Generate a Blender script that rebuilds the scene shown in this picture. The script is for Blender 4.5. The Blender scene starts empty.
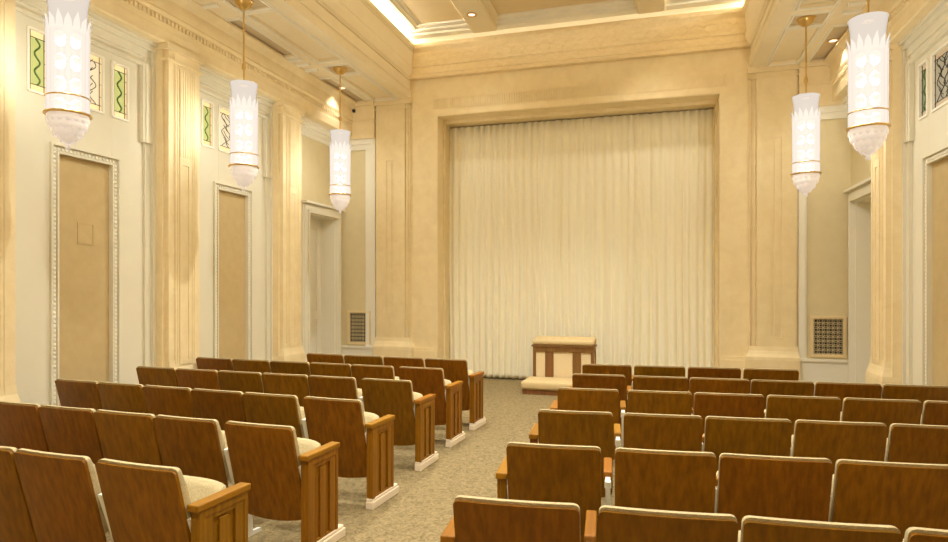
import bpy, bmesh, math, random
from mathutils import Vector, Matrix

random.seed(7)
SC = bpy.context.scene
COL = SC.collection
XC = -1.445                     # centre line of the hall
YB = 11.03                      # face of the end wall
PI = math.pi

# ------------------------------------------------------------------ materials
def new_mat(name):
    m = bpy.data.materials.new(name); m.use_nodes = True
    nt = m.node_tree
    return m, nt, nt.nodes['Principled BSDF']

def rgba(c): return (c[0], c[1], c[2], 1.0)

def N(nt, kind, **kw):
    n = nt.nodes.new(kind)
    for k, v in kw.items():
        if k in n.inputs: n.inputs[k].default_value = v
        else: setattr(n, k, v)
    return n

def mottled(name, c1, c2, scale=3.0, rough=0.6, bump=0.0, bscale=60, spec=0.3, detail=6, stretch=(1, 1, 1), dist=0.0):
    m, nt, b = new_mat(name)
    tc = N(nt, 'ShaderNodeTexCoord'); mp = N(nt, 'ShaderNodeMapping'); mp.inputs['Scale'].default_value = stretch
    nt.links.new(tc.outputs['Object'], mp.inputs['Vector'])
    nz = N(nt, 'ShaderNodeTexNoise', Scale=scale, Detail=detail, Roughness=0.6, Distortion=dist)
    nt.links.new(mp.outputs[0], nz.inputs['Vector'])
    r = N(nt, 'ShaderNodeValToRGB')
    r.color_ramp.elements[0].position = 0.3; r.color_ramp.elements[0].color = rgba(c1)
    r.color_ramp.elements[1].position = 0.7; r.color_ramp.elements[1].color = rgba(c2)
    nt.links.new(nz.outputs['Fac'], r.inputs[0]); nt.links.new(r.outputs[0], b.inputs['Base Color'])
    b.inputs['Roughness'].default_value = rough; b.inputs['Specular IOR Level'].default_value = spec
    if bump:
        n2 = N(nt, 'ShaderNodeTexNoise', Scale=bscale, Detail=4)
        nt.links.new(mp.outputs[0], n2.inputs['Vector'])
        bp = N(nt, 'ShaderNodeBump', Strength=bump, Distance=0.01)
        nt.links.new(n2.outputs['Fac'], bp.inputs['Height']); nt.links.new(bp.outputs[0], b.inputs['Normal'])
    return m

def wood(name, c1, c2, c3, rough=0.38, axis='z', vary=0.16):
    m, nt, b = new_mat(name)
    tc = N(nt, 'ShaderNodeTexCoord'); mp = N(nt, 'ShaderNodeMapping')
    s = {'z': (34, 34, 0.7), 'y': (34, 0.7, 34), 'x': (0.7, 34, 34)}[axis]
    mp.inputs['Scale'].default_value = s
    oi = N(nt, 'ShaderNodeObjectInfo')
    off = N(nt, 'ShaderNodeVectorMath', operation='SCALE')
    cmb = N(nt, 'ShaderNodeCombineXYZ')
    mul = N(nt, 'ShaderNodeMath', operation='MULTIPLY'); mul.inputs[1].default_value = 37.0
    nt.links.new(oi.outputs['Random'], mul.inputs[0])
    for i in range(3): nt.links.new(mul.outputs[0], cmb.inputs[i])
    add = N(nt, 'ShaderNodeVectorMath', operation='ADD')
    nt.links.new(tc.outputs['Object'], mp.inputs['Vector'])
    nt.links.new(mp.outputs[0], add.inputs[0]); nt.links.new(cmb.outputs[0], add.inputs[1])
    n1 = N(nt, 'ShaderNodeTexNoise', Scale=1.0, Detail=4, Roughness=0.55, Distortion=0.08)
    nt.links.new(add.outputs[0], n1.inputs['Vector'])
    r = N(nt, 'ShaderNodeValToRGB'); cr = r.color_ramp
    cr.elements[0].position = 0.28; cr.elements[0].color = rgba(c1)
    cr.elements[1].position = 0.74; cr.elements[1].color = rgba(c3)
    e = cr.elements.new(0.5); e.color = rgba(c2)
    nt.links.new(n1.outputs['Fac'], r.inputs[0])
    hs = N(nt, 'ShaderNodeHueSaturation')
    mr = N(nt, 'ShaderNodeMapRange'); mr.inputs['To Min'].default_value = 1 - vary; mr.inputs['To Max'].default_value = 1 + vary
    nt.links.new(oi.outputs['Random'], mr.inputs['Value']); nt.links.new(mr.outputs[0], hs.inputs['Value'])
    mr2 = N(nt, 'ShaderNodeMapRange'); mr2.inputs['To Min'].default_value = 0.49; mr2.inputs['To Max'].default_value = 0.508
    wn = N(nt, 'ShaderNodeTexWhiteNoise', noise_dimensions='1D'); nt.links.new(oi.outputs['Random'], wn.inputs['W'])
    nt.links.new(wn.outputs['Value'], mr2.inputs['Value']); nt.links.new(mr2.outputs[0], hs.inputs['Hue'])
    nt.links.new(r.outputs[0], hs.inputs['Color']); nt.links.new(hs.outputs[0], b.inputs['Base Color'])
    b.inputs['Roughness'].default_value = rough; b.inputs['Specular IOR Level'].default_value = 0.22
    return m

def plain(name, c, rough=0.5, metal=0.0, spec=0.4):
    m, nt, b = new_mat(name)
    b.inputs['Base Color'].default_value = rgba(c); b.inputs['Roughness'].default_value = rough
    b.inputs['Metallic'].default_value = metal; b.inputs['Specular IOR Level'].default_value = spec
    return m

def glow(name, c, strength, base=(0.8, 0.8, 0.8)):
    m, nt, b = new_mat(name)
    b.inputs['Base Color'].default_value = rgba(base)
    b.inputs['Emission Color'].default_value = rgba(c); b.inputs['Emission Strength'].default_value = strength
    return m

STONE = mottled('honey_stone', (0.75, 0.60, 0.335), (0.82, 0.68, 0.41), 5, 0.55, 0.12, 45, 0.3, 8, dist=0.6)
STONE_FRIEZE = mottled('carved_stone', (0.73, 0.565, 0.30), (0.82, 0.66, 0.385), 7, 0.6, 0.55, 14, 0.3, 4, (1, 1, 2.2), dist=1.2)
PLASTER = mottled('cream_plaster', (0.78, 0.665, 0.44), (0.82, 0.715, 0.495), 2, 0.7, 0.0)
TRIM = mottled('ivory_paint', (0.81, 0.765, 0.63), (0.835, 0.795, 0.67), 2, 0.5, 0.0)
BAYPAINT = mottled('ivory_bay_paint', (0.69, 0.635, 0.48), (0.72, 0.665, 0.51), 2, 0.6)
COFFER_LIGHT = mottled('pale_coffer_paint', (0.68, 0.55, 0.32), (0.72, 0.58, 0.345), 3, 0.75)
TAN = mottled('tan_wall_fabric', (0.49, 0.365, 0.175), (0.53, 0.40, 0.20), 8, 0.85, 0.05, 300, 0.1)
NICHE = mottled('khaki_wall_paint', (0.67, 0.575, 0.345), (0.71, 0.61, 0.375), 6, 0.8)
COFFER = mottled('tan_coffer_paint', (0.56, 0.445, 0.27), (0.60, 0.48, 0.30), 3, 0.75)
WHITEMETAL = plain('ivory_enamel', (0.86, 0.86, 0.76), 0.35)
BRASS = plain('aged_brass', (0.66, 0.45, 0.16), 0.32, 1.0)
GRILLE_BACK = plain('vent_shade_black', (0.015, 0.013, 0.01), 0.8)  # near-black sheet stands in for the shade inside the vent
GRILLE = plain('bronze_grille', (0.66, 0.55, 0.32), 0.45, 0.2)
BLACK = plain('black_plastic', (0.015, 0.015, 0.015), 0.4)
LEAD = plain('dark_lead_came', (0.05, 0.045, 0.035), 0.5, 0.6)
VINE = plain('dark_green_came', (0.09, 0.16, 0.03), 0.5)
AMBER = glow('amber_stained_glass_daylit', (0.95, 0.66, 0.34), 0.34, (0.5, 0.35, 0.15))  # daylight behind the glass is put into its emission
GREEN = glow('green_stained_glass_daylit', (0.64, 0.64, 0.20), 0.26, (0.26, 0.27, 0.10))
GREEN_DIM = glow('green_stained_glass_unlit', (0.5, 0.6, 0.3), 0.05, (0.20, 0.23, 0.12))  # dimmer copies of the glass for the side without daylight
AMBER_DIM = glow('amber_stained_glass_unlit', (0.9, 0.65, 0.4), 0.08, (0.42, 0.33, 0.2))
PALE_DIM = glow('pale_stained_glass_unlit', (0.8, 0.7, 0.5), 0.06, (0.3, 0.28, 0.2))
PALE = glow('pale_stained_glass_daylit', (0.85, 0.68, 0.42), 0.25, (0.5, 0.45, 0.35))  # emission carries the daylight here too
LED = glow('warm_led_strip', (1.0, 0.96, 0.86), 22.0)
LED_ADDED = glow('added_led_strip', (1.0, 0.97, 0.90), 2.4)
BULB = glow('frosted_bulb', (1.0, 0.92, 0.80), 0.30)
DOWNLENS = glow('downlight_lens', (1.0, 0.76, 0.52), 0.75)
WOODBACK = wood('walnut_veneer', (0.138, 0.051, 0.0015), (0.195, 0.075, 0.0022), (0.255, 0.102, 0.0035), 0.34, 'z', 0.17)
WOODOAK = wood('honey_oak', (0.175, 0.066, 0.002), (0.24, 0.095, 0.0035), (0.30, 0.128, 0.006), 0.36, 'z', 0.08)
WOODCAP = wood('honey_oak_cap', (0.205, 0.079, 0.003), (0.265, 0.109, 0.0045), (0.32, 0.138, 0.007), 0.45, 'y', 0.06)
WOODBENCH = wood('dark_oak', (0.15, 0.066, 0.018), (0.20, 0.09, 0.026), (0.25, 0.115, 0.035), 0.45, 'z', 0.05)
FABRIC = mottled('oatmeal_upholstery', (0.40, 0.32, 0.165), (0.54, 0.445, 0.255), 90, 0.9, 0.35, 420, 0.1, 3)
PADFAB = mottled('gold_tan_upholstery', (0.56, 0.42, 0.21), (0.60, 0.46, 0.24), 30, 0.85, 0.1, 300, 0.15)
PANELFAB = mottled('cream_panel_cloth', (0.70, 0.56, 0.33), (0.74, 0.60, 0.36), 30, 0.85, 0.1, 300, 0.15)
PLINTH = plain('pale_pink_stone', (0.80, 0.68, 0.50), 0.5)
CURTAINM = mottled('cream_curtain', (0.88, 0.81, 0.59), (0.92, 0.875, 0.70), 1.2, 0.8, 0.0, spec=0.15, stretch=(14, 1, 0.2))

def carpet():
    m, nt, b = new_mat('patterned_carpet')
    tc = N(nt, 'ShaderNodeTexCoord')
    n1 = N(nt, 'ShaderNodeTexNoise', Scale=26, Detail=3, Roughness=0.6, Distortion=1.2)
    n2 = N(nt, 'ShaderNodeTexNoise', Scale=170, Detail=2)
    for n in (n1, n2): nt.links.new(tc.outputs['Object'], n.inputs['Vector'])
    r = N(nt, 'ShaderNodeValToRGB'); cr = r.color_ramp
    cr.elements[0].position = 0.36; cr.elements[0].color = rgba((0.18, 0.134, 0.062))
    cr.elements[1].position = 0.64; cr.elements[1].color = rgba((0.33, 0.246, 0.118))
    e = cr.elements.new(0.5); e.color = rgba((0.265, 0.198, 0.096))
    nt.links.new(n1.outputs['Fac'], r.inputs[0])
    mx = N(nt, 'ShaderNodeMixRGB', blend_type='MULTIPLY'); mx.inputs[0].default_value = 0.5
    r2 = N(nt, 'ShaderNodeValToRGB')
    r2.color_ramp.elements[0].position = 0.35; r2.color_ramp.elements[0].color = (0.6, 0.6, 0.6, 1)
    r2.color_ramp.elements[1].position = 0.65; r2.color_ramp.elements[1].color = (1, 1, 1, 1)
    nt.links.new(n2.outputs['Fac'], r2.inputs[0])
    nt.links.new(r.outputs[0], mx.inputs[1]); nt.links.new(r2.outputs[0], mx.inputs[2])
    nt.links.new(mx.outputs[0], b.inputs['Base Color'])
    b.inputs['Roughness'].default_value = 0.95; b.inputs['Specular IOR Level'].default_value = 0.05
    bp = N(nt, 'ShaderNodeBump', Strength=0.4, Distance=0.01)
    nt.links.new(n2.outputs['Fac'], bp.inputs['Height']); nt.links.new(bp.outputs[0], b.inputs['Normal'])
    return m
CARPET = carpet()

def lamp_glass(name, strength, clear):
    m, nt, b = new_mat(name)
    out = [n for n in nt.nodes if n.type == 'OUTPUT_MATERIAL'][0]
    nt.nodes.remove(b)
    em = N(nt, 'ShaderNodeEmission'); em.inputs['Color'].default_value = (1.0, 0.875, 0.75, 1); em.inputs['Strength'].default_value = strength
    tr = N(nt, 'ShaderNodeBsdfTransparent'); tr.inputs['Color'].default_value = (1, 0.98, 0.94, 1)
    dim_em = N(nt, 'ShaderNodeEmission'); dim_em.inputs['Color'].default_value = (1.0, 0.87, 0.74, 1); dim_em.inputs['Strength'].default_value = strength * 0.34
    mx = N(nt, 'ShaderNodeMixShader'); mx.inputs[0].default_value = clear
    nt.links.new(em.outputs[0], mx.inputs[1]); nt.links.new(tr.outputs[0], mx.inputs[2])
    fr = N(nt, 'ShaderNodeFresnel'); fr.inputs['IOR'].default_value = 2.3  # flute shading put into the glow: dimmer at grazing angles
    m2 = N(nt, 'ShaderNodeMixShader'); nt.links.new(fr.outputs[0], m2.inputs[0])
    nt.links.new(mx.outputs[0], m2.inputs[1]); nt.links.new(dim_em.outputs[0], m2.inputs[2])
    nt.links.new(m2.outputs[0], out.inputs['Surface'])
    return m
GLASS = lamp_glass('frosted_lamp_glass', 0.525, 0.12)
GLASS_CROWN = lamp_glass('frosted_crown_glass', 0.41, 0.08)
GLASS_DROP = glow('frosted_drop_glass', (1.0, 0.86, 0.76), 0.15, (0.62, 0.58, 0.55)); GLASS_DROP.node_tree.nodes['Principled BSDF'].inputs['Roughness'].default_value = 0.3

# ------------------------------------------------------------------ mesh builder
class MB:
    def __init__(self): self.bm = bmesh.new()
    def face(self, vs):
        try: return self.bm.faces.new(vs)
        except ValueError: return None
    def box(self, x0, x1, y0, y1, z0, z1):
        x0, x1 = min(x0, x1), max(x0, x1); y0, y1 = min(y0, y1), max(y0, y1); z0, z1 = min(z0, z1), max(z0, z1)
        j = lambda: random.uniform(-0.0006, 0.0006)          # builders' tolerance: no two faces exactly coplanar
        x0 += j(); x1 += j(); y0 += j(); y1 += j(); z0 += j() if z0 > 0.001 or z0 < -0.001 else 0; z1 += j() if abs(z1) > 0.001 else 0
        v = [self.bm.verts.new((x, y, z)) for z in (z0, z1) for y in (y0, y1) for x in (x0, x1)]
        for f in ((0, 1, 3, 2), (4, 6, 7, 5), (0, 4, 5, 1), (2, 3, 7, 6), (0, 2, 6, 4), (1, 5, 7, 3)):
            self.face([v[i] for i in f])
        return self
    def prism(self, pts, fn0, fn1):
        a = [self.bm.verts.new(fn0(p)) for p in pts]; b = [self.bm.verts.new(fn1(p)) for p in pts]
        n = len(pts)
        for i in range(n): self.face([a[i], a[(i + 1) % n], b[(i + 1) % n], b[i]])
        self.face(a[::-1]); self.face(b)
        return self
    def prism_y(self, pts, y0, y1): return self.prism(pts, lambda p: (p[0], y0, p[1]), lambda p: (p[0], y1, p[1]))
    def prism_x(self, pts, x0, x1): return self.prism(pts, lambda p: (x0, p[0], p[1]), lambda p: (x1, p[0], p[1]))
    def prism_z(self, pts, z0, z1): return self.prism(pts, lambda p: (p[0], p[1], z0), lambda p: (p[0], p[1], z1))
    def lathe(self, prof, seg=24, cx=0, cy=0, rfun=None, cap=True):
        rings = []
        for (r, z) in prof:
            ring = []
            for k in range(seg):
                a = 2 * PI * k / seg
                rr = r * (rfun(a, z) if rfun else 1)
                ring.append(self.bm.verts.new((cx + rr * math.cos(a), cy + rr * math.sin(a), z)))
            rings.append(ring)
        for i in range(len(rings) - 1):
            for k in range(seg):
                self.face([rings[i][k], rings[i][(k + 1) % seg], rings[i + 1][(k + 1) % seg], rings[i + 1][k]])
        if cap:
            self.face(rings[0][::-1]); self.face(rings[-1])
        return self
    def sphere(self, c, r, u=10, v=6):
        prof = [(max(r * math.sin(PI * i / v), 1e-4), c[2] - r * math.cos(PI * i / v)) for i in range(v + 1)]
        return self.lathe(prof, u, c[0], c[1])
    def tube(self, pts, r, seg=8, closed=False):
        rings = []; n = len(pts)
        for i, p in enumerate(pts):
            p = Vector(p)
            if closed: d = Vector(pts[(i + 1) % n]) - Vector(pts[i - 1])
            else: d = Vector(pts[min(i + 1, n - 1)]) - Vector(pts[max(i - 1, 0)])
            d.normalize(); up = Vector((0, 0, 1)) if abs(d.z) < 0.9 else Vector((1, 0, 0))
            s = d.cross(up).normalized(); t = s.cross(d)
            rings.append([self.bm.verts.new(p + r * (math.cos(2 * PI * k / seg) * s + math.sin(2 * PI * k / seg) * t)) for k in range(seg)])
        m = n if closed else n - 1
        for i in range(m):
            for k in range(seg):
                self.face([rings[i][k], rings[i][(k + 1) % seg], rings[(i + 1) % n][(k + 1) % seg], rings[(i + 1) % n][k]])
        if not closed: self.face(rings[0][::-1]); self.face(rings[-1])
        return self
    def holes(self, u0, u1, v0, v1, hs, put):
        us = sorted({u0, u1, *[h[0] for h in hs], *[h[1] for h in hs]}); vs = sorted({v0, v1, *[h[2] for h in hs], *[h[3] for h in hs]})
        us = [u for u in us if u0 <= u <= u1]; vs = [v for v in vs if v0 <= v <= v1]
        for i in range(len(us) - 1):
            run = None
            for j in range(len(vs) - 1):
                cu, cv = (us[i] + us[i + 1]) / 2, (vs[j] + vs[j + 1]) / 2
                inside = any(h[0] < cu < h[1] and h[2] < cv < h[3] for h in hs)
                if inside:
                    if run: put(us[i], us[i + 1], run[0], run[1]); run = None
                else: run = (run[0] if run else vs[j], vs[j + 1])
            if run: put(us[i], us[i + 1], run[0], run[1])
        return self
    def build(self, name, mat, parent=None, smooth=None, bevel=0.0, kind=None, loc=None):
        bmesh.ops.recalc_face_normals(self.bm, faces=self.bm.faces[:])
        if smooth:
            for f in self.bm.faces: f.smooth = True
            for e in self.bm.edges:
                if len(e.link_faces) == 2 and e.calc_face_angle(0) > smooth: e.smooth = False
        me = bpy.data.meshes.new(name); self.bm.to_mesh(me); self.bm.free()
        me.materials.append(mat)
        o = bpy.data.objects.new(name, me); COL.objects.link(o)
        if parent: o.parent = parent
        if loc: o.location = loc
        if bevel:
            b = o.modifiers.new('bevel', 'BEVEL'); b.width = bevel; b.segments = 2; b.limit_method = 'ANGLE'; b.angle_limit = 0.7
        if kind: o['kind'] = kind
        return o

def struct(mb, name, mat, parent=None, **kw):
    return mb.build(name, mat, parent, kind=None if parent else 'structure', **kw)

def thing(name, label, cat, loc=(0, 0, 0), rz=0.0, group=None):
    o = bpy.data.objects.new(name, None); COL.objects.link(o)
    o.location = loc; o.rotation_euler = (0, 0, rz); o.empty_display_size = 0.1
    o['label'] = label; o['category'] = cat
    if group: o['group'] = group
    return o

def tag(o, label, cat, group=None):
    o['label'] = label; o['category'] = cat
    if group: o['group'] = group
    return o

def copy_tree(o, parent=None):
    c = o.copy(); COL.objects.link(c); c.parent = parent
    for ch in list(o.children): copy_tree(ch, c)
    return c

SIDES = ((-1, 'left'), (1, 'right'))
def ox(S, off): return XC + S * off

# ------------------------------------------------------------------ shell
OW = 4.42        # side wall plane (tan fields)
OL = 4.37        # white bay lining
OE = 4.15        # entablature / pier face
YR = -3.2        # wall behind the camera
struct(MB().box(ox(-1, 5.2), ox(1, 5.2), YR - 0.2, 12.7, -0.12, 0.0), 'floor', CARPET)

PIERS = (1.62, 4.06, 6.465, 8.875)
BAYS = (5.265, 7.69)
DOOR = (9.76, 10.80, 3.06)

for S, side in SIDES:
    X = lambda o, S=S: ox(S, o)
    # side wall with the door opening
    w = MB()
    w.holes(YR, YB + 0.3, 0, 5.3, [(DOOR[0], DOOR[1], -1, DOOR[2])], lambda a, b, c, d: w.box(X(OW), X(OW + 0.36), a, b, c, d))
    wall = struct(w, 'wall_' + side, NICHE)
    # lining of the window bays with real openings
    for n, yb in enumerate(BAYS):
        m = MB()
        y0, y1 = yb - 0.93, yb + 0.93
        yw = yb - 0.045
        hs = [(yw - 0.60, yw - 0.385, 3.66, 4.27), (yw - 0.26, yw + 0.26, 3.66, 4.27), (yw + 0.385, yw + 0.60, 3.66, 4.27),
              (yb - 0.32, yb + 0.335, 0.30, 3.11)]
        m.holes(y0, y1, 0.0, 4.66, hs, lambda a, b, c, d: m.box(X(OL), X(OW + 0.01), a, b, c, d))
        # stepped outer frame
        for (d, wd, pr) in ((0.0, 0.15, 0.035), (0.0, 0.07, 0.07)):
            m.box(X(OL - pr), X(OL), y0, y0 + wd, 0, 4.66); m.box(X(OL - pr), X(OL), y1 - wd, y1, 0, 4.66)
        for zz, pr in ((4.38, 0.02), (4.47, 0.045), (4.56, 0.08), (4.62, 0.12)):
            m.box(X(OL - pr), X(OL), y0, y1, zz, 4.66)
        # raised surround of the three windows
        for q, pr in ((0.73, 0.05), (0.77, 0.06)):
            m.box(X(OL - pr * 0.6), X(OL), y0, yb - q, 0.05, 4.40); m.box(X(OL - pr), X(OL), yb + q, y1, 3.46, 4.40)
            m.box(X(OL - pr), X(OL), y0, y1, 4.36 + (q - 0.73) * 0.5, 4.40)
        # surround of the fabric panel: fillet + bead row
        pa, pb, pt, pz = yb - 0.32, yb + 0.335, 3.11, 0.30
        for pr, wd, gap in ((0.018, 0.02, 0.0), (0.03, 0.022, 0.075)):
            m.box(X(OL - pr), X(OL), pa - gap - wd, pa - gap, pz, pt + gap + wd); m.box(X(OL - pr), X(OL), pb + gap, pb + gap + wd, pz, pt + gap + wd)
            m.box(X(OL - pr), X(OL), pa - gap, pb + gap, pt + gap, pt + gap + wd)
        m.box(X(OL - 0.03), X(OL), y0 + 0.15, y1 - 0.15, 0, 0.22)
        struct(m, 'bay_panelling', BAYPAINT)
        bd = MB(); k = 0.045
        def bead(y, z): bd.box(X(OL - 0.012), X(OL + 0.0), y - 0.014, y + 0.014, z - 0.014, z + 0.014)
        z = pz + 0.02
        while z < pt + 0.04: bead(pa - 0.045, z); bead(pb + 0.045, z); z += k
        y = pa - 0.045
        while y < pb + 0.05: bead(y, pt + 0.045); y += k
        struct(bd, 'bead_moulding', TRIM, bevel=0.006)
        struct(MB().box(X(OW - 0.012), X(OW), pa, pb, pz, pt), 'fabric_wall_panel', TAN)
        # stained glass
        for j, (wa, wb, plainw) in enumerate(((yw - 0.60, yw - 0.385, False), (yw - 0.26, yw + 0.26, True), (yw + 0.385, yw + 0.60, False))):
            f = MB(); z0, z1 = 3.66, 4.27
            xo, xi = X(OL - 0.018), X(OL + 0.03)
            f.box(xo, xi, wa - 0.012, wa + 0.012, z0, z1); f.box(xo, xi, wb - 0.012, wb + 0.012, z0, z1)
            f.box(xo, xi, wa, wb, z0 - 0.012, z0 + 0.012); f.box(xo, xi, wa, wb, z1 - 0.012, z1 + 0.012)
            num = 1 + j + 3 * n + (0 if S < 0 else 6)
            fr = struct(f, 'window_%d' % num, TRIM)
            bw = 0.035
            g = MB()
            g.holes(wa + 0.012, wb - 0.012, z0 + 0.012, z1 - 0.012, [(wa + bw, wb - bw, z0 + 0.075, z1 - 0.075)],
                    lambda a, b, c, d: g.box(X(OL + 0.012), X(OL + 0.018), a, b, c, d))
            g.build('amber_border', AMBER if S < 0 else AMBER_DIM, fr)
            MB().box(X(OL + 0.012), X(OL + 0.018), wa + bw, wb - bw, z0 + 0.075, z1 - 0.075).build('pane', (PALE if plainw else GREEN) if S < 0 else (PALE_DIM if plainw else GREEN_DIM), fr)
            l = MB(); t = MB(); xm = X(OL + 0.008)
            def bar(p, q, r=0.004): l.tube([(xm, p[0], p[1]), (xm, q[0], q[1])], r, 5)
            bar((wa + bw, z0), (wa + bw, z1)); bar((wb - bw, z0), (wb - bw, z1))
            bar((wa, z0 + 0.075), (wb, z0 + 0.075)); bar((wa, z1 - 0.075), (wb, z1 - 0.075))
            for q in (0.28, 0.5, 0.72):
                zz = z0 + q * (z1 - z0); bar((wa, zz), (wa + bw, zz), 0.003); bar((wb - bw, zz), (wb, zz), 0.003)
            ym, hw = (wa + wb) / 2, (wb - wa) / 2 - bw
            if plainw:
                for sgn in (-1, 1):
                    for sh in (0.0, 0.22):
                        pts = [(xm, ym + sgn * (hw * (0.15 + sh * 2) + 0.05 * math.sin(q * 0.55 + sh * 9)), z0 + 0.08 + (z1 - z0 - 0.16) * q / 24) for q in range(25)]
                        l.tube(pts, 0.0045, 5)
                    for q in range(5):
                        zz = z0 + 0.12 + q * 0.085
                        l.tube([(xm, ym + sgn * 0.03, zz), (xm, ym + sgn * 0.09, zz + 0.035), (xm, ym + sgn * 0.14, zz + 0.09)], 0.004, 5)
            else:
                pts = [(xm, ym + 0.38 * hw * math.sin(q / 30 * 5.2 * PI), z0 + 0.078 + (z1 - z0 - 0.156) * q / 30) for q in range(31)]
                t.tube(pts, 0.009, 6)
                t.build('vine_lead', VINE, fr, smooth=1.0)
            l.build('lead_came', LEAD, fr)
    # piers
    for py in PIERS:
        p = MB(); h = 0.265
        p.box(X(OE - 0.01), X(OW), py - h, py + h, 0.0, 4.66)
        for sg in (-1, 1):                       # stepped, reeded corners
            p.box(X(OE + 0.05), X(OW), py + sg * h, py + sg * (h + 0.035), 0, 4.66)
        p.box(X(OE - 0.02), X(OE), py - 0.18, py + 0.18, 0.0, 4.66)
        for q in (-0.16, -0.125, 0.125, 0.16): p.box(X(OE - 0.026), X(OE), py + q - 0.008, py + q + 0.008, 0.75, 4.45)
        p.holes(py - 0.10, py + 0.10, 0.8, 4.45, [(py - 0.05, py + 0.05, 0.86, 3.25)], lambda a, b, c, d: p.box(X(OE - 0.032), X(OE), a, b, c, d))
        for q in range(5): p.box(X(OE - 0.037), X(OE), py - 0.08 + q * 0.04 - 0.011, py - 0.08 + q * 0.04 + 0.011, 3.35, 4.42)
        # capital bands and flared base
        p.box(X(OE - 0.05), X(OW), py - h - 0.05, py + h + 0.05, 4.60, 4.68); p.box(X(OE - 0.035), X(OW), py - h - 0.035, py + h + 0.035, 4.47, 4.50)
        prof = [(0.0, 0.86), (0.006, 0.78), (0.02, 0.72), (0.035, 0.67), (0.04, 0.62), (0.04, 0.0)]
        for i in range(len(prof) - 1):
            (r0, z0), (r1, z1) = prof[i], prof[i + 1]
            a = [p.bm.verts.new((X(OE - 0.02 - r) if e[0] else X(OW), py + e[1] * (h + r), z)) for (r, z) in ((r0, z0), (r1, z1)) for e in ((0, -1), (1, -1), (1, 1), (0, 1))]
            for q in range(3): p.face([a[q], a[q + 1], a[q + 5], a[q + 4]])
        struct(p, 'wall_pier', STONE)
    # entablature with dentils
    e = MB()
    e.prism_y([(X(OE), 4.66), (X(OW + .2), 4.66), (X(OW + .2), 5.3), (X(OE - 0.14), 5.3), (X(OE - 0.14), 5.27), (X(OE - 0.10), 5.24), (X(OE - 0.05), 5.18), (X(OE - 0.04), 5.02),
               (X(OE - 0.055), 5.0), (X(OE - 0.04), 4.955), (X(OE - 0.015), 4.945), (X(OE - 0.015), 4.82), (X(OE - 0.02), 4.80), (X(OE - 0.02), 4.67)], YR, YB)
    y = 2.0
    while y < YB - 0.05: e.box(X(OE - 0.042), X(OE), y, y + 0.034, 4.885, 4.94); y += 0.062
    struct(e, 'entablature_' + side, STONE)
    # door bay: stepped white cornice, dado, door frame, door leaf
    t = MB()
    for zz, pr in ((4.40, 0.03), (4.47, 0.06), (4.54, 0.10), (4.60, 0.15)): t.box(X(OW - pr), X(OW), 9.10, YB, zz, 4.66)
    struct(t, 'trim_1' if S < 0 else 'trim_2', TRIM)
    d = MB(); a, b, zt = DOOR
    for wd, pr in ((0.16, 0.035), (0.13, 0.06), (0.05, 0.085)):
        lo, hi = max(a - wd, 9.2), min(b + wd, YB - 0.02)
        d.box(X(OW - pr), X(OW), lo, a, 0, zt + wd); d.box(X(OW - pr), X(OW), b, hi, 0, zt + wd); d.box(X(OW - pr), X(OW), lo, hi, zt, zt + wd)
    d.box(X(OW - 0.12), X(OW), a - 0.19, min(b + 0.19, YB - 0.02), zt + 0.16, zt + 0.20)
    d.box(X(OW), X(OW + 0.36), a, a + 0.02, 0, zt); d.box(X(OW), X(OW + 0.36), b - 0.02, b, 0, zt); d.box(X(OW), X(OW + 0.36), a, b, zt - 0.02, zt)
    dr = struct(d, 'door_1' if S < 0 else 'door_2', TRIM)
    lf = MB().box(X(OW + 0.31), X(OW + 0.355), a + 0.02, b - 0.02, 0.01, zt - 0.02)
    lf.holes(a + 0.02, b - 0.02, 0.01, zt - 0.02, [(a + 0.16, b - 0.16, 0.25, 1.15), (a + 0.16, b - 0.16, 1.30, 2.85)],
             lambda p, q, r, s: lf.box(X(OW + 0.295), X(OW + 0.32), p, q, r, s))
    lf.build('door_leaf', TRIM, dr)
    bb = MB().box(X(OW - 0.03), X(OW), 9.14, a - 0.16, 0, 0.30)
    struct(bb, 'baseboard_' + side, TRIM)
    # end-wall niche beside the pilaster
    nw = MB().box(X(3.55), X(OW + 0.36), YB, YB + 0.3, 0, 5.3)
    struct(nw, 'wall_niche_' + side, NICHE)
    nt_ = MB()
    nt_.box(X(3.67), X(3.88 if S < 0 else 3.79), YB - 0.03, YB, 0, 4.60); nt_.box(X(3.67), X(3.76), YB - 0.05, YB, 0, 4.60)
    nt_.box(X(3.67), X(OW), YB - 0.03, YB, 4.40, 4.60); nt_.box(X(3.67), X(OW), YB - 0.055, YB, 4.50, 4.60)
    nt_.box(X(3.67), X(OW), YB - 0.05, YB, 0, 0.60); nt_.box(X(3.67), X(OW), YB - 0.07, YB, 0.575, 0.615); nt_.box(X(3.67), X(OW), YB - 0.07, YB, 0, 0.2)
    struct(nt_, 'trim_3' if S < 0 else 'trim_4', TRIM)
    ne = MB().box(X(3.67), X(OE + 0.3), YB - 0.09, YB, 4.60, 5.3)
    ne.box(X(3.67), X(OE), YB - 0.14, YB - 0.09, 5.22, 5.3); ne.box(X(3.67), X(OE), YB - 0.11, YB - 0.09, 4.94, 4.97)
    struct(ne, 'niche_entablature', STONE)
    # pilaster on the end wall
    q = MB()
    q.box(X(2.93), X(3.675), YB - 0.015, YB, 0, 5.3); q.box(X(2.99), X(3.655), YB - 0.035, YB, 0, 5.3); q.box(X(3.05), X(3.635), YB - 0.06, YB, 0, 5.3)
    for oo in (2.955, 3.02): q.box(X(oo - 0.008), X(oo + 0.008), YB - 0.05, YB, 0.72, 5.2)
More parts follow.
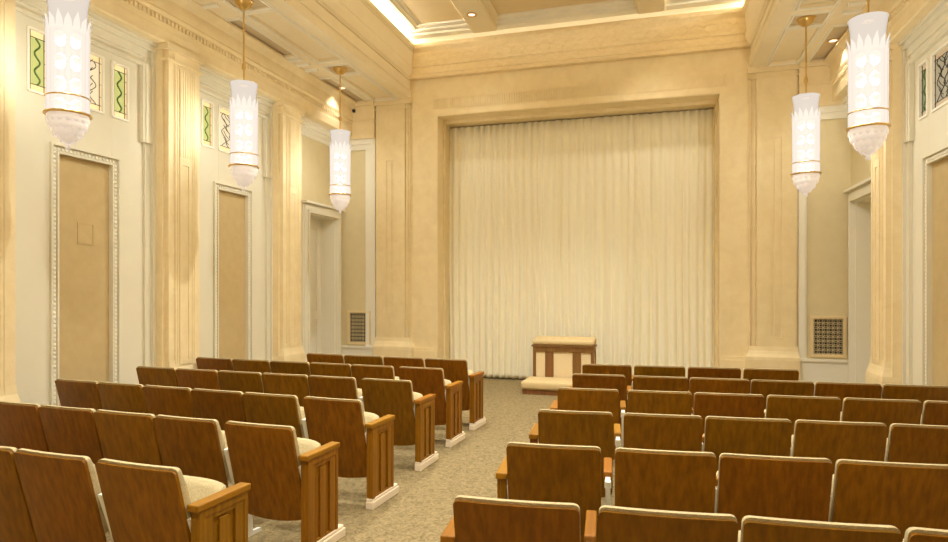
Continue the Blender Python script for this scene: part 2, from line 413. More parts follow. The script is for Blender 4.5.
    q.holes(3.05, 3.635, 0.75, 5.15, [(3.27, 3.42, 0.95, 4.15)], lambda a, b, c, d: q.box(X(a), X(b), YB - 0.072, YB - 0.05, c, d))
    q.box(X(3.315), X(3.375), YB - 0.072, YB - 0.05, 0.99, 4.11)
    q.box(X(2.92), X(3.69), YB - 0.09, YB, 5.21, 5.3); q.box(X(2.925), X(3.685), YB - 0.078, YB, 5.12, 5.145)
    prof = [(0.0, 0.80), (0.01, 0.73), (0.03, 0.68), (0.055, 0.63), (0.06, 0.58), (0.06, 0.0)]
    for i in range(len(prof) - 1):
        (r0, z0), (r1, z1) = prof[i], prof[i + 1]
        a = [q.bm.verts.new((X(e[0]), YB if e[1] == 0 else YB - 0.072 - r, z)) for (r, z) in ((r0, z0), (r1, z1)) for e in ((2.94 - r, 0), (2.94 - r, 1), (3.66 + r * 0.3, 1), (3.66 + r * 0.3, 0))]
        for k in range(3): q.face([a[k], a[k + 1], a[k + 5], a[k + 4]])
    struct(q, 'pilaster', STONE)
    # side ceiling (soffit) with sunk panels
    INNER = [(3.22, 3.63, 9.47, 10.90), (3.22, 3.63, 9.00, 9.37), (3.22, 3.63, 7.00, 8.80), (3.22, 3.63, 6.52, 6.90), (3.22, 3.63, 4.58, 6.32),
             (3.22, 3.63, 4.08, 4.46), (3.22, 3.63, 2.1, 3.9), (3.22, 3.63, 1.65, 2.02), (3.22, 3.63, -0.4, 1.5)]
    OUTER = [(3.81, 4.05, 9.53, 10.92), (3.81, 4.05, 7.10, 8.47), (3.81, 4.05, 4.68, 6.05), (3.81, 4.05, 2.25, 3.62), (3.81, 4.05, -0.2, 1.2)]
    s = MB()
    s.holes(2.98, 4.35, YR, YB, INNER + OUTER, lambda a, b, c, d: s.box(X(a), X(b), c, d, 5.30, 5.36))
    s.box(X(2.98), X(4.8), YR, YB + 0.3, 5.345, 5.50)
    struct(s, 'side_ceiling_' + side, PLASTER)
    mo = MB()
    for (a, b, c, d) in INNER + OUTER:
        for gap, wd, pr in ((0.0, 0.022, 0.014), (0.04, 0.014, 0.01)):
            A, B, Cc, D = a - gap, b + gap, c - gap, d + gap
            mo.box(X(A - wd), X(A), Cc - wd, D + wd, 5.30 - pr, 5.30); mo.box(X(B), X(B + wd), Cc - wd, D + wd, 5.30 - pr, 5.30)
            mo.box(X(A), X(B), Cc - wd, Cc, 5.30 - pr, 5.30); mo.box(X(A), X(B), D, D + wd, 5.30 - pr, 5.30)
    for (a, b, c, d) in OUTER:
        for yy in (d + 0.09, d + 0.30, d + 0.56): mo.box(X(a - 0.02), X(b + 0.02), yy, yy + 0.07, 5.27, 5.30)
    struct(mo, 'trim_5' if S < 0 else 'trim_6', TRIM)
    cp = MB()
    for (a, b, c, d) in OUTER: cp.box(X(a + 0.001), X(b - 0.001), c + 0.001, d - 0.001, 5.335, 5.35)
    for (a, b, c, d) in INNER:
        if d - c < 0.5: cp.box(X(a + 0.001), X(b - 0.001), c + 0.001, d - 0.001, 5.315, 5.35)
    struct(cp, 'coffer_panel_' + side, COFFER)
    # beam between the side ceiling and the high ceiling, with the light trough behind its lip
    bm_ = MB()
    bm_.prism_y([(X(2.98), 5.30), (X(3.02), 5.30), (X(3.02), 6.20), (X(3.06), 6.20), (X(3.06), 6.46), (X(3.12), 6.46), (X(3.12), 5.31), (X(3.2), 5.30),
                 (X(3.2), 6.5), (X(3.02), 6.5)][:0] or
                [(X(2.95), 5.30), (X(3.14), 5.30), (X(3.14), 6.46), (X(3.06), 6.46), (X(3.06), 6.18), (X(2.90), 6.18), (X(2.90), 6.27), (X(2.835), 6.27),
                 (X(2.84), 6.20), (X(2.87), 6.15), (X(2.88), 6.05), (X(2.90), 5.86), (X(2.875), 5.845), (X(2.885), 5.78), (X(2.92), 5.69), (X(2.955), 5.655), (X(2.97), 5.64), (X(2.97), 5.46), (X(2.935), 5.44), (X(2.95), 5.40)], YR, YB)
    for z, off in ((5.43, 2.93), (5.64, 2.945), (5.86, 2.885), (6.15, 2.86)): bm_.box(X(off), X(3.0), YR, YB, z, z + 0.018)
    struct(bm_, 'ceiling_beam_' + side, PLASTER)
    tl = MB().box(X(3.05), X(3.062), YR, YB - 0.02, 6.18, 6.455); tl.box(X(2.83), X(3.06), YR, YB - 0.02, 6.448, 6.458)
    struct(tl, 'trim_8' if S < 0 else 'trim_9', TRIM)

# end wall: opening for the curtain
L0, R0, Z0 = -3.855, 1.05, 4.93
bw = MB()
bw.holes(ox(-1, 3.6), ox(1, 3.6), 0, 6.5, [(L0, R0, -1, Z0)], lambda a, b, c, d: bw.box(a, b, YB, YB + 0.9, c, d))
wall_back = struct(bw, 'wall_back', STONE)
struct(MB().box(ox(-1, 3.6), ox(1, 3.6), 12.40, 12.55, 0, 6.5), 'wall_recess', STONE)
fr = MB()
for wd, a, pr in ((0.05, 0.115, 0.022), (0.012, 0.05, 0.034), (0.0, 0.012, 0.022)):
    fr.box(L0 - a, L0 - wd, YB - pr, YB + 0.01, 0.0, Z0 + a); fr.box(R0 + wd, R0 + a, YB - pr, YB + 0.01, 0.0, Z0 + a)
    fr.box(L0 - wd, R0 + wd, YB - pr, YB + 0.01, Z0 + wd, Z0 + a)
fr.box(L0 - 0.115, R0 + 0.115, YB - 0.016, YB + 0.01, Z0 + 0.115, Z0 + 0.34)
fr.box(L0 - 0.175, L0 - 0.115, YB - 0.016, YB + 0.01, 0.0, Z0 + 0.34); fr.box(R0 + 0.115, R0 + 0.175, YB - 0.016, YB + 0.01, 0.0, Z0 + 0.34)
for dx, pr in ((0.035, 0.30),):      # stepped reveal
    fr.box(L0 - 0.02, L0 + dx, YB + pr, YB + 0.9, 0, Z0); fr.box(R0 - dx, R0 + 0.02, YB + pr, YB + 0.9, 0, Z0); fr.box(L0, R0, YB + pr, YB + 0.9, Z0 - dx * 1.6, Z0 + 0.02)
x = L0 - 0.10
while x < R0 + 0.09:             # fine reeding over the head
    fr.box(x, x + 0.026, YB - 0.028, YB - 0.01, Z0 + 0.135, Z0 + 0.325); x += 0.045
struct(fr, 'curtain_opening_frame', STONE)
pb = MB()
for (a, b) in ((ox(-1, 2.93), L0 - 0.001), (R0 + 0.001, ox(1, 2.93))): pb.box(a, b, YB - 0.05, YB, 0, 0.56); pb.box(a, b, YB - 0.035, YB, 0.56, 0.62)
struct(pb, 'baseboard_back', STONE)
# carved frieze over the opening
fz = MB()
fz.prism_x([(YB, 5.645), (YB - 0.11, 5.645), (YB - 0.12, 5.70), (YB - 0.10, 5.73), (YB - 0.10, 5.84), (YB - 0.115, 5.86), (YB - 0.10, 5.88), (YB - 0.10, 6.12), (YB - 0.115, 6.15), (YB - 0.15, 6.20), (YB - 0.16, 6.27), (YB - 0.115, 6.27), (YB - 0.11, 6.16), (YB, 6.16)], ox(-1, 2.95), ox(1, 2.95))
fr_o = struct(fz, 'cornice_back', STONE_FRIEZE)
lf = MB()
x = ox(-1, 2.80)
while x < ox(1, 2.78):            # low-relief leaf scrolls
    for sg in (-1, 1):
        pts = [(x + 0.10 + 0.10 * math.cos(sg * t) , YB - 0.102, 6.0 + sg * 0.015 + 0.055 * math.sin(t) * sg) for t in [PI * k / 7 for k in range(8)]]
        lf.tube(pts, 0.005, 5)
    x += 0.23
struct(lf, 'frieze_relief', STONE_FRIEZE, smooth=1.0)

# high ceiling
hc = MB().box(ox(-1, 3.2), ox(1, 3.2), YR, YB + 0.25, 6.46, 6.56)
for S, _ in SIDES:
    for a, b, z in ((2.66, 2.80, 6.40), (2.59, 2.66, 6.42), (2.52, 2.59, 6.44)): hc.box(ox(S, a), ox(S, b), YR, YB - 0.16, z, 6.47)
struct(hc, 'ceiling', TRIM)
hb = MB()
for a, b, z in ((10.68, 10.84, 6.34), (10.57, 10.68, 6.375), (10.46, 10.57, 6.41)): hb.box(ox(-1, 2.80), ox(1, 2.80), a, b, z, 6.47)
hb.box(ox(-1, 2.84), ox(1, 2.84), YB - 0.015, YB, 6.16, 6.455); hb.box(ox(-1, 2.84), ox(1, 2.84), 10.84, YB, 6.448, 6.458)
struct(hb, 'trim_7', TRIM)
cf = MB()
for a, b in ((-2.52, -1.66), (-1.16, 1.16), (1.66, 2.52)): cf.box(ox(1, a), ox(1, b), YR, 10.46, 6.445, 6.46)
struct(cf, 'coffer_panel_centre', COFFER_LIGHT)
for S, side in SIDES:
    b = MB()
    b.prism_y([(ox(S, 1.12), 6.46), (ox(S, 1.14), 6.40), (ox(S, 1.19), 6.38), (ox(S, 1.19), 6.30), (ox(S, 1.22), 6.27), (ox(S, 1.62), 6.27), (ox(S, 1.65), 6.30), (ox(S, 1.65), 6.38), (ox(S, 1.70), 6.40), (ox(S, 1.72), 6.46)], YR, 10.70)
    struct(b, 'ceiling_rib', PLASTER)
struct(MB().box(ox(-1, 5.2), ox(1, 5.2), YR - 0.2, YR, 0, 6.56), 'wall_front', PLASTER)

# ------------------------------------------------------------------ cove lights (LED strips in the troughs)
for S, side in SIDES:
    o = MB().box(ox(S, 3.015), ox(S, 3.055), YR + 0.1, YB - 0.12, 6.29, 6.325).build('cove_light', LED)
    tag(o, 'warm light strip glowing in the cove along the %s edge of the high ceiling' % side, 'cove light')

o = MB().box(ox(-1, 2.78), ox(1, 2.78), YB - 0.075, YB - 0.045, 6.165, 6.185).build('cove_light', LED_ADDED)  # extra strip, added to brighten the mouldings above the frieze
tag(o, 'added light strip behind the frieze lip, brightening the end wall mouldings', 'cove light')

# ------------------------------------------------------------------ curtain
def curtain():
    x0, x1 = L0 + 0.038, R0 - 0.038
    xs, ys, ph = [], [], 0.0
    cuts = [x0]
    while cuts[-1] < x1: cuts.append(cuts[-1] + random.uniform(0.10, 0.17))
    pts = []
    for i in range(len(cuts) - 1):
        a, b = cuts[i], cuts[i + 1]; amp = random.uniform(0.026, 0.040)
        for k in range(8):
            t = k / 8; pts.append((a + (b - a) * t, amp * math.sin(2 * PI * t) + 0.005 * math.sin(4 * PI * t + i)))
    zs = [0.025, 0.09, 0.4, 1.2, 2.4, 3.6, 4.5, 4.85]
    m = MB(); rows = []
    for j, z in enumerate(zs):
        s = 1.15 - 0.35 * z / 5.0
        rows.append([m.bm.verts.new((min(p[0] + 0.012 * math.sin(p[0] * 3 + z * 1.3), x1), 11.60 + p[1] * s, z)) for p in pts])
    for j in range(len(zs) - 1):
        for i in range(len(pts) - 1): m.face([rows[j][i], rows[j][i + 1], rows[j + 1][i + 1], rows[j + 1][i]])
    o = m.build('stage_curtain', CURTAINM, smooth=2.0)
    sd = o.modifiers.new('thick', 'SOLIDIFY'); sd.thickness = 0.006
    tag(o, 'tall cream pleated curtain hanging to the floor across the end wall opening', 'curtain')
curtain()

# ------------------------------------------------------------------ pendant lamps
def make_pendant():
    r = thing('pendant_lamp', '', 'pendant lamp', (0, 0, 5.315), 0, 'glass pendant lamps')
    Z = lambda z: (z if z > 4.4 else 3.25 + (z - 3.25) * 0.945 if z > 3.25 else z) - 5.405 + (0.09 if z <= 4.6 else 0)
    c = MB().lathe([(0.001, Z(5.405)), (0.115, Z(5.405)), (0.115, Z(5.392)), (0.10, Z(5.385)), (0.085, Z(5.35)), (0.05, Z(5.315)), (0.02, Z(5.30)), (0.001, Z(5.30))], 28)
    c.build('canopy', BRASS, r, smooth=0.7)
    rod = MB().lathe([(0.011, Z(4.30)), (0.011, Z(5.31))], 10)
    rod.lathe([(0.008, Z(4.46)), (0.022, Z(4.47)), (0.027, Z(4.49)), (0.022, Z(4.52)), (0.012, Z(4.55))], 12); rod.lathe([(0.001, Z(4.315)), (0.05, Z(4.32)), (0.05, Z(4.33)), (0.02, Z(4.36)), (0.001, Z(4.37))], 14)
    rod.build('stem', BRASS, r, smooth=0.7)
    # fluted glass drum
    flute = lambda a, z: 0.985 + 0.055 * abs(math.cos(8 * a)) ** 0.7
    d = MB().lathe([(0.176, Z(3.25)), (0.176, Z(3.42)), (0.173, Z(3.45)), (0.175, Z(3.75)), (0.178, Z(4.02))], 128, rfun=flute, cap=False)
    for k in range(16):                                  # pointed leaf tips round the top of the drum
        a = 2 * PI * k / 16; u = Vector((math.cos(a), math.sin(a), 0)); v = Vector((-u.y, u.x, 0))
        base = [u * 0.178 - v * 0.034, u * 0.183, u * 0.178 + v * 0.034]
        p = [d.bm.verts.new((q.x, q.y, Z(4.01))) for q in base]
        mid = [d.bm.verts.new(((u * 0.184 - v * 0.027) * 1).to_tuple()[:2] + (Z(4.08),)), d.bm.verts.new((u * 0.19).to_tuple()[:2] + (Z(4.085),)), d.bm.verts.new((u * 0.184 + v * 0.027).to_tuple()[:2] + (Z(4.08),))]
        hgt = 4.16 if k % 2 else 4.13
        tip = d.bm.verts.new((u * 0.212).to_tuple()[:2] + (Z(hgt),))
        for i in range(2): d.face([p[i], p[i + 1], mid[i + 1], mid[i]]); d.face([mid[i], mid[i + 1], tip])
    d.build('glass_drum', GLASS, r, smooth=0.9)
    cr = MB().lathe([(0.158, Z(4.00)), (0.156, Z(4.12)), (0.160, Z(4.22)), (0.172, Z(4.31)), (0.182, Z(4.345)), (0.178, Z(4.345)), (0.15, Z(4.335)), (0.02, Z(4.33))], 80, rfun=lambda a, z: 1 + 0.02 * abs(math.sin(20 * a)), cap=False)
    cr.build('glass_crown', GLASS_CROWN, r, smooth=0.9)
    def ring(name, z, rr, t):
        pts = [(rr * math.cos(2 * PI * k / 40), rr * math.sin(2 * PI * k / 40), Z(z)) for k in range(40)]
        MB().tube(pts, t, 8, closed=True).build(name, BRASS, r, smooth=1.0)
    ring('brass_band', 3.405, 0.185, 0.007); ring('brass_band', 3.252, 0.192, 0.012)
    # tiered leaf dome and finial
    dm = MB()
    tiers = [(0.174, 3.245, 0.168, 3.175, 16), (0.162, 3.20, 0.145, 3.115, 14), (0.132, 3.14, 0.108, 3.055, 12), (0.092, 3.085, 0.055, 3.005, 8)]
    for i, (r0, z0, r1, z1, n) in enumerate(tiers):
        for k in range(n):
            a = 2 * PI * (k + 0.5 * (i % 2)) / n; u = Vector((math.cos(a), math.sin(a), 0)); v = Vector((-u.y, u.x, 0)); hw = PI * r0 / n * 1.12
            rows = []
            for t, ww, rr, zz in ((0, 1.0, r0, z0), (0.4, 1.0, r0 * 0.6 + r1 * 0.4 + 0.012, z0 * 0.6 + z1 * 0.4), (0.75, 0.75, r0 * 0.25 + r1 * 0.75 + 0.012, z0 * 0.25 + z1 * 0.75), (1.0, 0.2, r1 + 0.006, z1)):
                rows.append([dm.bm.verts.new((u * (rr - (0.006 if e else 0)) + v * (hw * ww * e)).to_tuple()[:2] + (Z(zz),)) for e in (-1, 0, 1)])
            for q in range(3):
                for e in range(2): dm.face([rows[q][e], rows[q][e + 1], rows[q + 1][e + 1], rows[q + 1][e]])
    dm.lathe([(0.168, Z(3.25)), (0.158, Z(3.19)), (0.132, Z(3.13)), (0.095, Z(3.075)), (0.045, Z(3.03)), (0.012, Z(3.0))], 32, cap=False)
    dm.build('leaf_dome', GLASS_DROP, r, smooth=0.9)
    fn = MB().lathe([(0.004, Z(2.945)), (0.018, Z(2.952)), (0.026, Z(2.972)), (0.019, Z(2.992)), (0.009, Z(3.003)), (0.02, Z(3.015)), (0.03, Z(3.03))], 14)
    fn.build('finial', GLASS_DROP, r, smooth=0.9)
    for z in (3.335, 3.53, 3.74, 3.95):
        for k in range(4):
            a = PI / 4 + k * PI / 2
            MB().sphere((0.095 * math.cos(a), 0.095 * math.sin(a), Z(z)), 0.047, 12, 8).build('bulb', BULB, r, smooth=2.0)
    return r

def slim(o, f):
    for c in o.children:
        if c.name.split('.')[0] not in ('canopy', 'stem'):
            c.data.transform(Matrix.Diagonal((f, f, 1, 1)))
PEND = [(-4.907, 9.203, 'left row, nearest the curtain'), (-4.907, 6.707, 'left row, middle of three'), (-4.907, 4.268, 'left row, nearest the camera'),
        (1.953, 9.203, 'right row, nearest the curtain'), (1.953, 6.707, 'right row, nearer the camera and larger'), (1.953, 4.268, 'right row, third from the curtain'),
        (-4.907, 1.83, 'unseen, left row, fourth from the curtain'), (1.953, 1.83, 'unseen, right row, fourth from the curtain'), (-4.907, -0.61, 'unseen, left row, last from the curtain'), (1.953, -0.61, 'unseen, right row, last from the curtain')]  # these four carry the rows on unseen, added to light the seat backs
proto = make_pendant()
slim(proto, 0.905)
for i, (x, y, lab) in enumerate(PEND):
    o = proto if i == 0 else copy_tree(proto)
    o.location = (x, y, 5.315); o.rotation_euler = (0, 0, math.atan2(-y, -x)); o['label'] = 'fluted white glass cylinder pendant on a brass rod, ' + lab
LIGHT_AT = [(p[0], p[1]) for p in PEND]
PW = 64.0
for i, (x, y) in enumerate(LIGHT_AT):
    for z in (3.58, 3.80):
        l = bpy.data.lights.new('pendant_bulb_light', 'POINT'); l.energy = PW; l.color = (0.97, 1.0, 0.98); l.shadow_soft_size = 0.05
        o = bpy.data.objects.new('pendant_bulb_light', l); COL.objects.link(o); o.location = (x, y, z)

# ------------------------------------------------------------------ recessed downlights
def downlight(x, y, z, lab, power, first=[None]):
    if first[0] is None:
        r = thing('downlight', '', 'downlight', (0, 0, 0), 0, 'recessed ceiling downlights')
        MB().lathe([(0.055, 0.0), (0.085, -0.002), (0.09, -0.008), (0.085, -0.014), (0.06, -0.012), (0.055, -0.004)], 24, cap=False).build('trim_ring', BRASS, r, smooth=0.9)
        MB().lathe([(0.001, -0.001), (0.056, -0.001), (0.056, -0.004), (0.001, -0.004)], 20).build('lens', DOWNLENS, r)
        first[0] = r; o = r
    else: o = copy_tree(first[0])
    o.location = (x, y, z); o['label'] = lab
    l = bpy.data.lights.new('downlight_beam', 'SPOT'); l.energy = power; l.color = (1.0, 0.99, 0.93); l.spot_size = math.radians(110); l.spot_blend = 0.8; l.shadow_soft_size = 0.05
    b = bpy.data.objects.new('downlight_beam', l); COL.objects.link(b); b.location = (x, y, z - 0.03)
downlight(-5.375, 10.15, 5.335, 'small round recessed downlight in the left side ceiling coffer near the door', 14)
downlight(2.515, 10.17, 5.335, 'small round recessed downlight in the right side ceiling coffer near the curtain', 14)
downlight(-2.89, 9.95, 6.27, 'small round recessed downlight in the rib of the high ceiling', 30)
for x, y in ((0.0, 9.95), (-2.89, 7.45), (0.0, 7.45), (-2.89, 4.95), (0.0, 4.95), (-2.89, 2.45), (0.0, 2.45), (-2.89, -0.05), (0.0, -0.05)):  # out-of-view downlights, added for more light from the centre of the ceiling
    downlight(x, y, 6.27, 'added unseen downlight in the high ceiling above the seats', 45 if y > 9 else 330 if y > 7 else 190)

# ------------------------------------------------------------------ vents, sensor, access panel
def vent(x0, x1, lab):
    r = thing('air_vent', lab, 'vent', ((x0 + x1) / 2, YB, 0.69), 0, 'wall vents')
    w, h = x1 - x0, 0.56
    f = MB(); f.holes(-w / 2 - 0.045, w / 2 + 0.045, -0.045, h + 0.045, [(-w / 2, w / 2, 0, h)], lambda a, b, c, d: f.box(a, b, -0.03, 0, c, d))
    for k in range(int((w + .05) / 0.03)):
        for zz in (-0.024, h + 0.024): f.box(-w / 2 - 0.02 + k * 0.03, -w / 2 - 0.004 + k * 0.03, -0.036, -0.03, zz - 0.008, zz + 0.008)
    for k in range(int(h / 0.03)):
        for xx in (-w / 2 - 0.024, w / 2 + 0.024): f.box(xx - 0.008, xx + 0.008, -0.036, -0.03, 0.008 + k * 0.03, 0.024 + k * 0.03)
    f.build('frame', STONE, r)
    MB().box(-w / 2, w / 2, -0.006, -0.001, 0, h).build('backing', GRILLE_BACK, r)
    g = MB(); nx = 6; p = w / nx; nz = int(round(h / p)); pz = h / nz
    for i in range(nx + 1):
        for j in range(nz + 1):
            cx, cz = -w / 2 + i * p, j * pz
            if 0 < i < nx: g.box(cx - 0.006, cx + 0.006, -0.016, -0.007, max(cz - 0.013, 0), min(cz + 0.013, h)); g.box(cx - 0.013, cx + 0.013, -0.016, -0.007, max(cz - 0.006, 0), min(cz + 0.006, h))
            if i < nx and j < nz:
                mx, mz = cx + p / 2, cz + pz / 2; rr = 0.36 * p
                g.tube([(mx + rr * math.cos(2 * PI * q / 8), -0.012, mz + rr * math.sin(2 * PI * q / 8)) for q in range(8)], 0.005, 4, closed=True)
                for dx, dz in ((1, 1), (1, -1), (-1, 1), (-1, -1)):
                    g.tube([(mx + dx * rr * 0.7, -0.012, mz + dz * rr * 0.7), (mx + dx * p / 2, -0.012, mz + dz * pz / 2)], 0.004, 4)
    g.build('grille', GRILLE, r)
vent(-5.665, -5.25, 'pierced bronze air vent low in the left niche beside the doorway')
vent(2.445, 2.865, 'pierced bronze air vent low in the right niche beside the pilaster')
s = thing('sensor', 'tiny black sensor high on the left niche under the ceiling', 'sensor', (-5.535, YB - 0.09, 5.14))
MB().box(-0.03, 0.03, -0.02, 0, -0.03, 0.03).build('housing', BLACK, s, bevel=0.005)
MB().sphere((0, -0.035, 0), 0.028, 12, 8).build('lens', BLACK, s, smooth=2.0)
ap = thing('access_panel', 'faint square tan access panel on the left wall fabric panel below the nearest pendant', 'access panel', (ox(-1, OW - 0.012), 5.30, 2.32))
MB().box(-0.001, 0.003, -0.085, 0.085, -0.10, 0.10).build('panel', TAN, ap)
fm = MB(); fm.holes(-0.10, 0.10, -0.115, 0.115, [(-0.088, 0.088, -0.103, 0.103)], lambda a, b, c, d: fm.box(-0.001, 0.005, a, b, c, d))
fm.build('frame', TAN, ap)

# ------------------------------------------------------------------ kneeling bench in front of the curtain
def bench():
    r = thing('kneeling_bench', 'low wooden kneeling bench with tan padded top and step before the curtain', 'kneeling bench', (-1.475, 10.85, 0), -0.02)
    W = 0.52
    # kneeler step
    MB().box(-0.57, 0.57, -0.80, -0.24, 0, 0.075).build('step_base', WOODBENCH, r, bevel=0.006)
    k = MB().box(-0.595, 0.595, -0.83, -0.20, 0.075, 0.215).build('step_cushion', PADFAB, r, bevel=0.045); k.modifiers['bevel'].segments = 4
    k.data.polygons.foreach_set('use_smooth', [True] * len(k.data.polygons))
    # upright: four posts, rails, three panels in front, side panels
    for x in (-W + 0.025, W - 0.025): MB().box(x - 0.025, x + 0.025, -0.19, -0.14, 0, 0.66).build('post', WOODBENCH, r, bevel=0.004)
    for x in (-W + 0.025, W - 0.025): MB().box(x - 0.025, x + 0.025, 0.13, 0.18, 0, 0.66).build('post', WOODBENCH, r, bevel=0.004)
    for x in (-0.235, 0.235): MB().box(x - 0.072, x + 0.072, -0.185, -0.145, 0, 0.66).build('mullion', WOODBENCH, r, bevel=0.004)
    t = MB().box(-W, W, -0.19, -0.14, 0.64, 0.755); t.box(-W, W, 0.13, 0.18, 0.64, 0.755); t.box(-W, -W + 0.05, -0.14, 0.13, 0.64, 0.755); t.box(W - 0.05, W, -0.14, 0.13, 0.64, 0.755)
    t.box(-W - 0.02, W + 0.02, -0.205, 0.195, 0.725, 0.755)
    t.build('top_rail', WOODBENCH, r, bevel=0.004)
    for (a, b) in ((-W + 0.05, -0.307), (-0.163, 0.163), (0.307, W - 0.05)): MB().box(a, b, -0.17, -0.155, 0.02, 0.645).build('panel', PANELFAB, r)
    for x in (-W + 0.02, W - 0.02): MB().box(x - 0.008, x + 0.008, -0.14, 0.13, 0.04, 0.645).build('panel', PADFAB, r)
    c = MB().prism_x([(-0.205, 0.755), (0.19, 0.755), (0.19, 0.89), (-0.205, 0.845)], -W - 0.01, W + 0.01).build('arm_cushion', PADFAB, r, bevel=0.04); c.modifiers['bevel'].segments = 4
    c.data.polygons.foreach_set('use_smooth', [True] * len(c.data.polygons))
bench()

# ------------------------------------------------------------------ theater seats
LEAN = 0.165 / 0.65
def slab(w, s0, s1, y_in, y_out, crad, bow, inflate=0.0, ncol=22, nrow=8, curve=0.014):
    """leaning panel: s runs up the lean; rounded top corners, bowed bottom"""
    m = MB(); front, back = [], []
    for i in range(ncol + 1):
        u = -math.cos(PI * i / ncol); x = u * w / 2
        e = w / 2 - abs(x)
        top = s1 - (crad - math.sqrt(max(crad * crad - (crad - e) ** 2, 0)) if e < crad else 0)
        rb = crad * 1.6
        bot = s0 - bow * (1 - u * u) + (rb - math.sqrt(max(rb * rb - (rb - e) ** 2, 0)) if e < rb else 0)
        pc = -curve * (1 - u * u)
        cf, cb = [], []
        for j in range(nrow + 1):
            v = j / nrow; s = bot + (top - bot) * v
            inf = inflate * (1 - u ** 12) * (1 - (2 * v - 1) ** 4)
            yb = (0.87 - s) * LEAN
            cf.append(m.bm.verts.new((x, yb + y_out + pc + inf, s))); cb.append(m.bm.verts.new((x, yb + y_in + pc, s)))
        front.append(cf); back.append(cb)
    for i in range(ncol):
        for j in range(nrow):
            m.face([front[i][j], front[i][j + 1], front[i + 1][j + 1], front[i + 1][j]]); m.face([back[i][j], back[i + 1][j], back[i + 1][j + 1], back[i][j + 1]])
        m.face([front[i][0], front[i + 1][0], back[i + 1][0], back[i][0]]); m.face([front[i][-1], back[i][-1], back[i + 1][-1], front[i + 1][-1]])
    for i in (0, ncol):
        for j in range(nrow): m.face([front[i][j], back[i][j], back[i][j + 1], front[i][j + 1]])
    return m

def standard_mb(x, t=0.014, top=0.665):
    m = MB()
    pts = [(0.065 + (0.665 - top) * 0.25, top), (0.155 + (0.665 - top) * 0.25, top + 0.01), (0.21, 0.42), (0.30, 0.32), (0.33, 0.03), (0.42, 0.02), (0.42, 0.0), (0.16, 0.0), (0.16, 0.02), (0.22, 0.03), (0.205, 0.24)]
    m.prism([(a, b) for a, b in pts], lambda p: (x - t, p[0], p[1]), lambda p: (x + t, p[0], p[1]))
    return m

def make_seat(w, far, aisle, gap, group):
    """far = +1/-1 side of the shared armrest; aisle seats also carry the wooden end panel on the other side"""
    r = thing('theater_seat', '', 'theater seat', (0, 0, 0), 0, group)
    slab(w, 0.235, 0.856, 0.0, 0.018, 0.022, 0.03).build('backrest', WOODBACK, r, smooth=0.6)
    slab(w, 0.42, 0.869, 0.019, 0.044, 0.026, 0.0, 0.06, curve=0.014).build('back_cushion', FABRIC, r, smooth=1.1)
    # tipped-up seat pad
    m = MB(); ncol = 14; cols = []
    prof = [(0.215, 0.40), (0.255, 0.52), (0.335, 0.665), (0.362, 0.695), (0.392, 0.70), (0.422, 0.685), (0.435, 0.655), (0.40, 0.55), (0.345, 0.43), (0.32, 0.395), (0.27, 0.38)]
    for i in range(ncol + 1):
        u = -math.cos(PI * i / ncol); x = u * (w - 0.055) / 2
        k = 1 - 0.09 * abs(u) ** 4; sq = 1 - 0.35 * max(0, abs(u) - 0.9) / 0.1
        cy, cz = 0.32, 0.54
        cols.append([m.bm.verts.new((x, cy + (0.215 + (p[0] - 0.215) * k - cy) * sq, cz + (0.40 + (p[1] - 0.40) * k - cz) * (sq * 0.3 + 0.7))) for p in prof])
    n = len(prof)
    for i in range(ncol):
        for j in range(n): m.face([cols[i][j], cols[i][(j + 1) % n], cols[i + 1][(j + 1) % n], cols[i + 1][j]])
    m.face(cols[0]); m.face(cols[-1][::-1])
    m.build('seat_cushion', FABRIC, r, smooth=0.9)
    fx = far * (w / 2 + gap / 2)
    standard_mb(fx, 0.014 if gap > 0.03 else 0.004).build('standard', WHITEMETAL, r)
    a = MB().box(fx - 0.025, fx + 0.025, 0.14, 0.46, 0.655, 0.70).build('armrest', WOODCAP, r, bevel=0.008)
    MB().box(fx - max(0.005, min(0.02, gap / 2 - 0.002)), fx + max(0.005, min(0.02, gap / 2 - 0.002)), 0.16, 0.22, 0.60, 0.655).build('bracket', WHITEMETAL, r, bevel=0.004)
    if aisle:
        s = -far; x0 = s * (w / 2 + 0.010); x1 = s * (w / 2 + 0.062); xm = (x0 + x1) / 2
        sb = standard_mb(s * (w / 2 - 0.006), 0.014, 0.60); sb.build('standard', WHITEMETAL, r)
        p = MB()
        p.box(x0 + s * 0.012, x1 - s * 0.014, 0.095, 0.450, 0.07, 0.640)
        f = lambda a, b, c, d: p.box(x1 - s * 0.014, x1, a, b, c, d)
        p.holes(0.095, 0.450, 0.07, 0.640, [(0.19, 0.355, 0.10, 0.575)], f)
        p.holes(0.095, 0.450, 0.07, 0.640, [(0.13, 0.42, 0.08, 0.60)], lambda a, b, c, d: p.box(x1, x1 + s * 0.005, a, b, c, d))
        p.box(x1 - s * 0.014, x1 - s * 0.001, 0.24, 0.305, 0.10, 0.56)
        p.box(x0 + s * 0.012, x0, 0.095, 0.450, 0.07, 0.640)
        ep = p.build('end_panel', WOODOAK, r, bevel=0.003)
        MB().box(x0 - s * 0.006, x1 + s * 0.012, 0.075, 0.465, 0.640, 0.676).build('arm_cap', WOODCAP, ep, bevel=0.006)
        q = MB().box(x0 - s * 0.002, x1 + s * 0.014, 0.085, 0.535, 0, 0.062); q.box(x0, x1 + s * 0.006, 0.09, 0.52, 0.062, 0.085)
        q.build('plinth', PLINTH, ep, bevel=0.006)
    return r

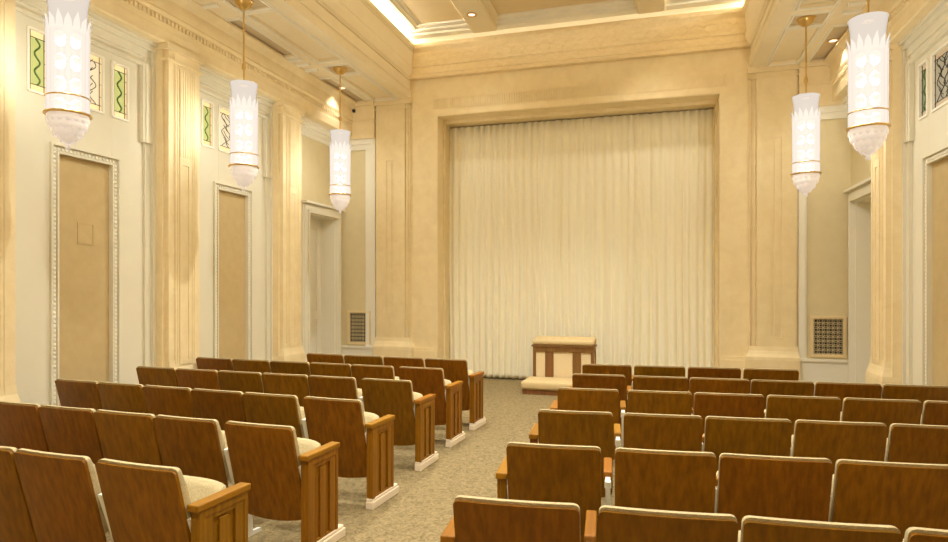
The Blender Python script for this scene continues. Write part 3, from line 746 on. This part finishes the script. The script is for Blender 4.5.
ORD = ['', 'second', 'third', 'fourth', 'fifth', 'sixth']
ROWN = ['front row before the curtain', 'second row from the curtain', 'third row from the curtain', 'fourth row from the curtain', 'fifth row from the curtain', 'sixth row from the curtain']
def edge(block, i, k):
    if i == 0: return 0.276 + 0.578 * k
    if k < 2: return 0.2625 + 0.6 * k
    p = PITCH[block][i]
    return 1.137 + p / 2 - 0.005 + p * (k - 2)
PITCH = {'left': (0.574, 0.557, 0.557, 0.557, 0.557, 0.557), 'right': (0.574, 0.557, 0.567, 0.569, 0.566, 0.567)}
ROWS = {
    'left':  ((-2.178, 7.25), (-2.196, 6.40), (-2.198, 5.482), (-2.192, 4.415), (-2.188, 3.455), (-2.222, 2.50)),
    'right': ((-0.782, 7.232), (-0.793, 6.395), (-0.808, 5.465), (-0.795, 4.435), (-0.798, 3.442), (-0.807, 2.489)),
}
COUNT = {'left': (4, 6, 6, 6, 6, 3), 'right': (4, 6, 6, 5, 4, 4)}
SLOPE = {'left': (0.072, 0.060, 0.052, 0.074, 0.060, 0.062), 'right': (0.060, 0.030, 0.052, 0.073, 0.070, 0.072)}
for block, far in (('left', -1), ('right', 1)):
    grp = 'folding seats in the %s block' % block
    protos = {'aisle': make_seat(0.525, far, True, 0.075, grp), 'second': make_seat(0.525, far, False, 0.012, grp), 'rest': make_seat(0.537 if far < 0 else 0.543, far, False, 0.012, grp)}
    protos['front_aisle'] = make_seat(0.55, far, True, 0.026, grp); protos['front'] = make_seat(0.55, far, False, 0.026, grp)
    used = set()
    for i, (ax, ay) in enumerate(ROWS[block]):
        ang = math.atan(SLOPE[block][i])
        for k in range(COUNT[block][i]):
            key = ('front_aisle' if k == 0 else 'front') if i == 0 else 'aisle' if k == 0 else 'second' if k == 1 else 'rest'
            o = protos[key] if key not in used else copy_tree(protos[key]); used.add(key)
            dmid = edge(block, i, k)
            o.location = (ax + far * dmid * math.cos(ang), ay + dmid * math.sin(ang), 0)
            o.rotation_euler = (0, 0, far * ang)
            if k == 0: o['label'] = 'wooden folding aisle seat with oak end panel, %s, %s block' % (ROWN[i], block)
            else: o['label'] = 'wooden folding seat %s from the aisle, %s, %s block' % (ORD[k], ROWN[i], block)

# ------------------------------------------------------------------ camera, world, view
cam = bpy.data.cameras.new('camera'); co = bpy.data.objects.new('camera', cam); COL.objects.link(co)
co.location = (0, 0, 1.75); co.rotation_euler = (PI / 2, 0, 0.279)
cam.sensor_width = 36; cam.sensor_fit = 'HORIZONTAL'; cam.lens = 625.178 / 948 * 36; cam.shift_y = 16.2 / 948
cam.clip_start = 0.05; cam.clip_end = 100
SC.camera = co
wd = bpy.data.worlds.new('world'); SC.world = wd; wd.use_nodes = True
wd.node_tree.nodes['Background'].inputs[0].default_value = (1.0, 0.9, 0.75, 1); wd.node_tree.nodes['Background'].inputs[1].default_value = 0.2
SC.view_settings.view_transform = 'Standard'; SC.view_settings.look = 'None'; SC.view_settings.gamma = 1.0
SC.view_settings.use_curve_mapping = False; SC.view_settings.exposure = 1.24
SC.cycles.max_bounces = 10; SC.cycles.diffuse_bounces = 6; SC.cycles.transparent_max_bounces = 12
SC.cycles.use_denoising = True
SC.cycles.sample_clamp_indirect = 4.0
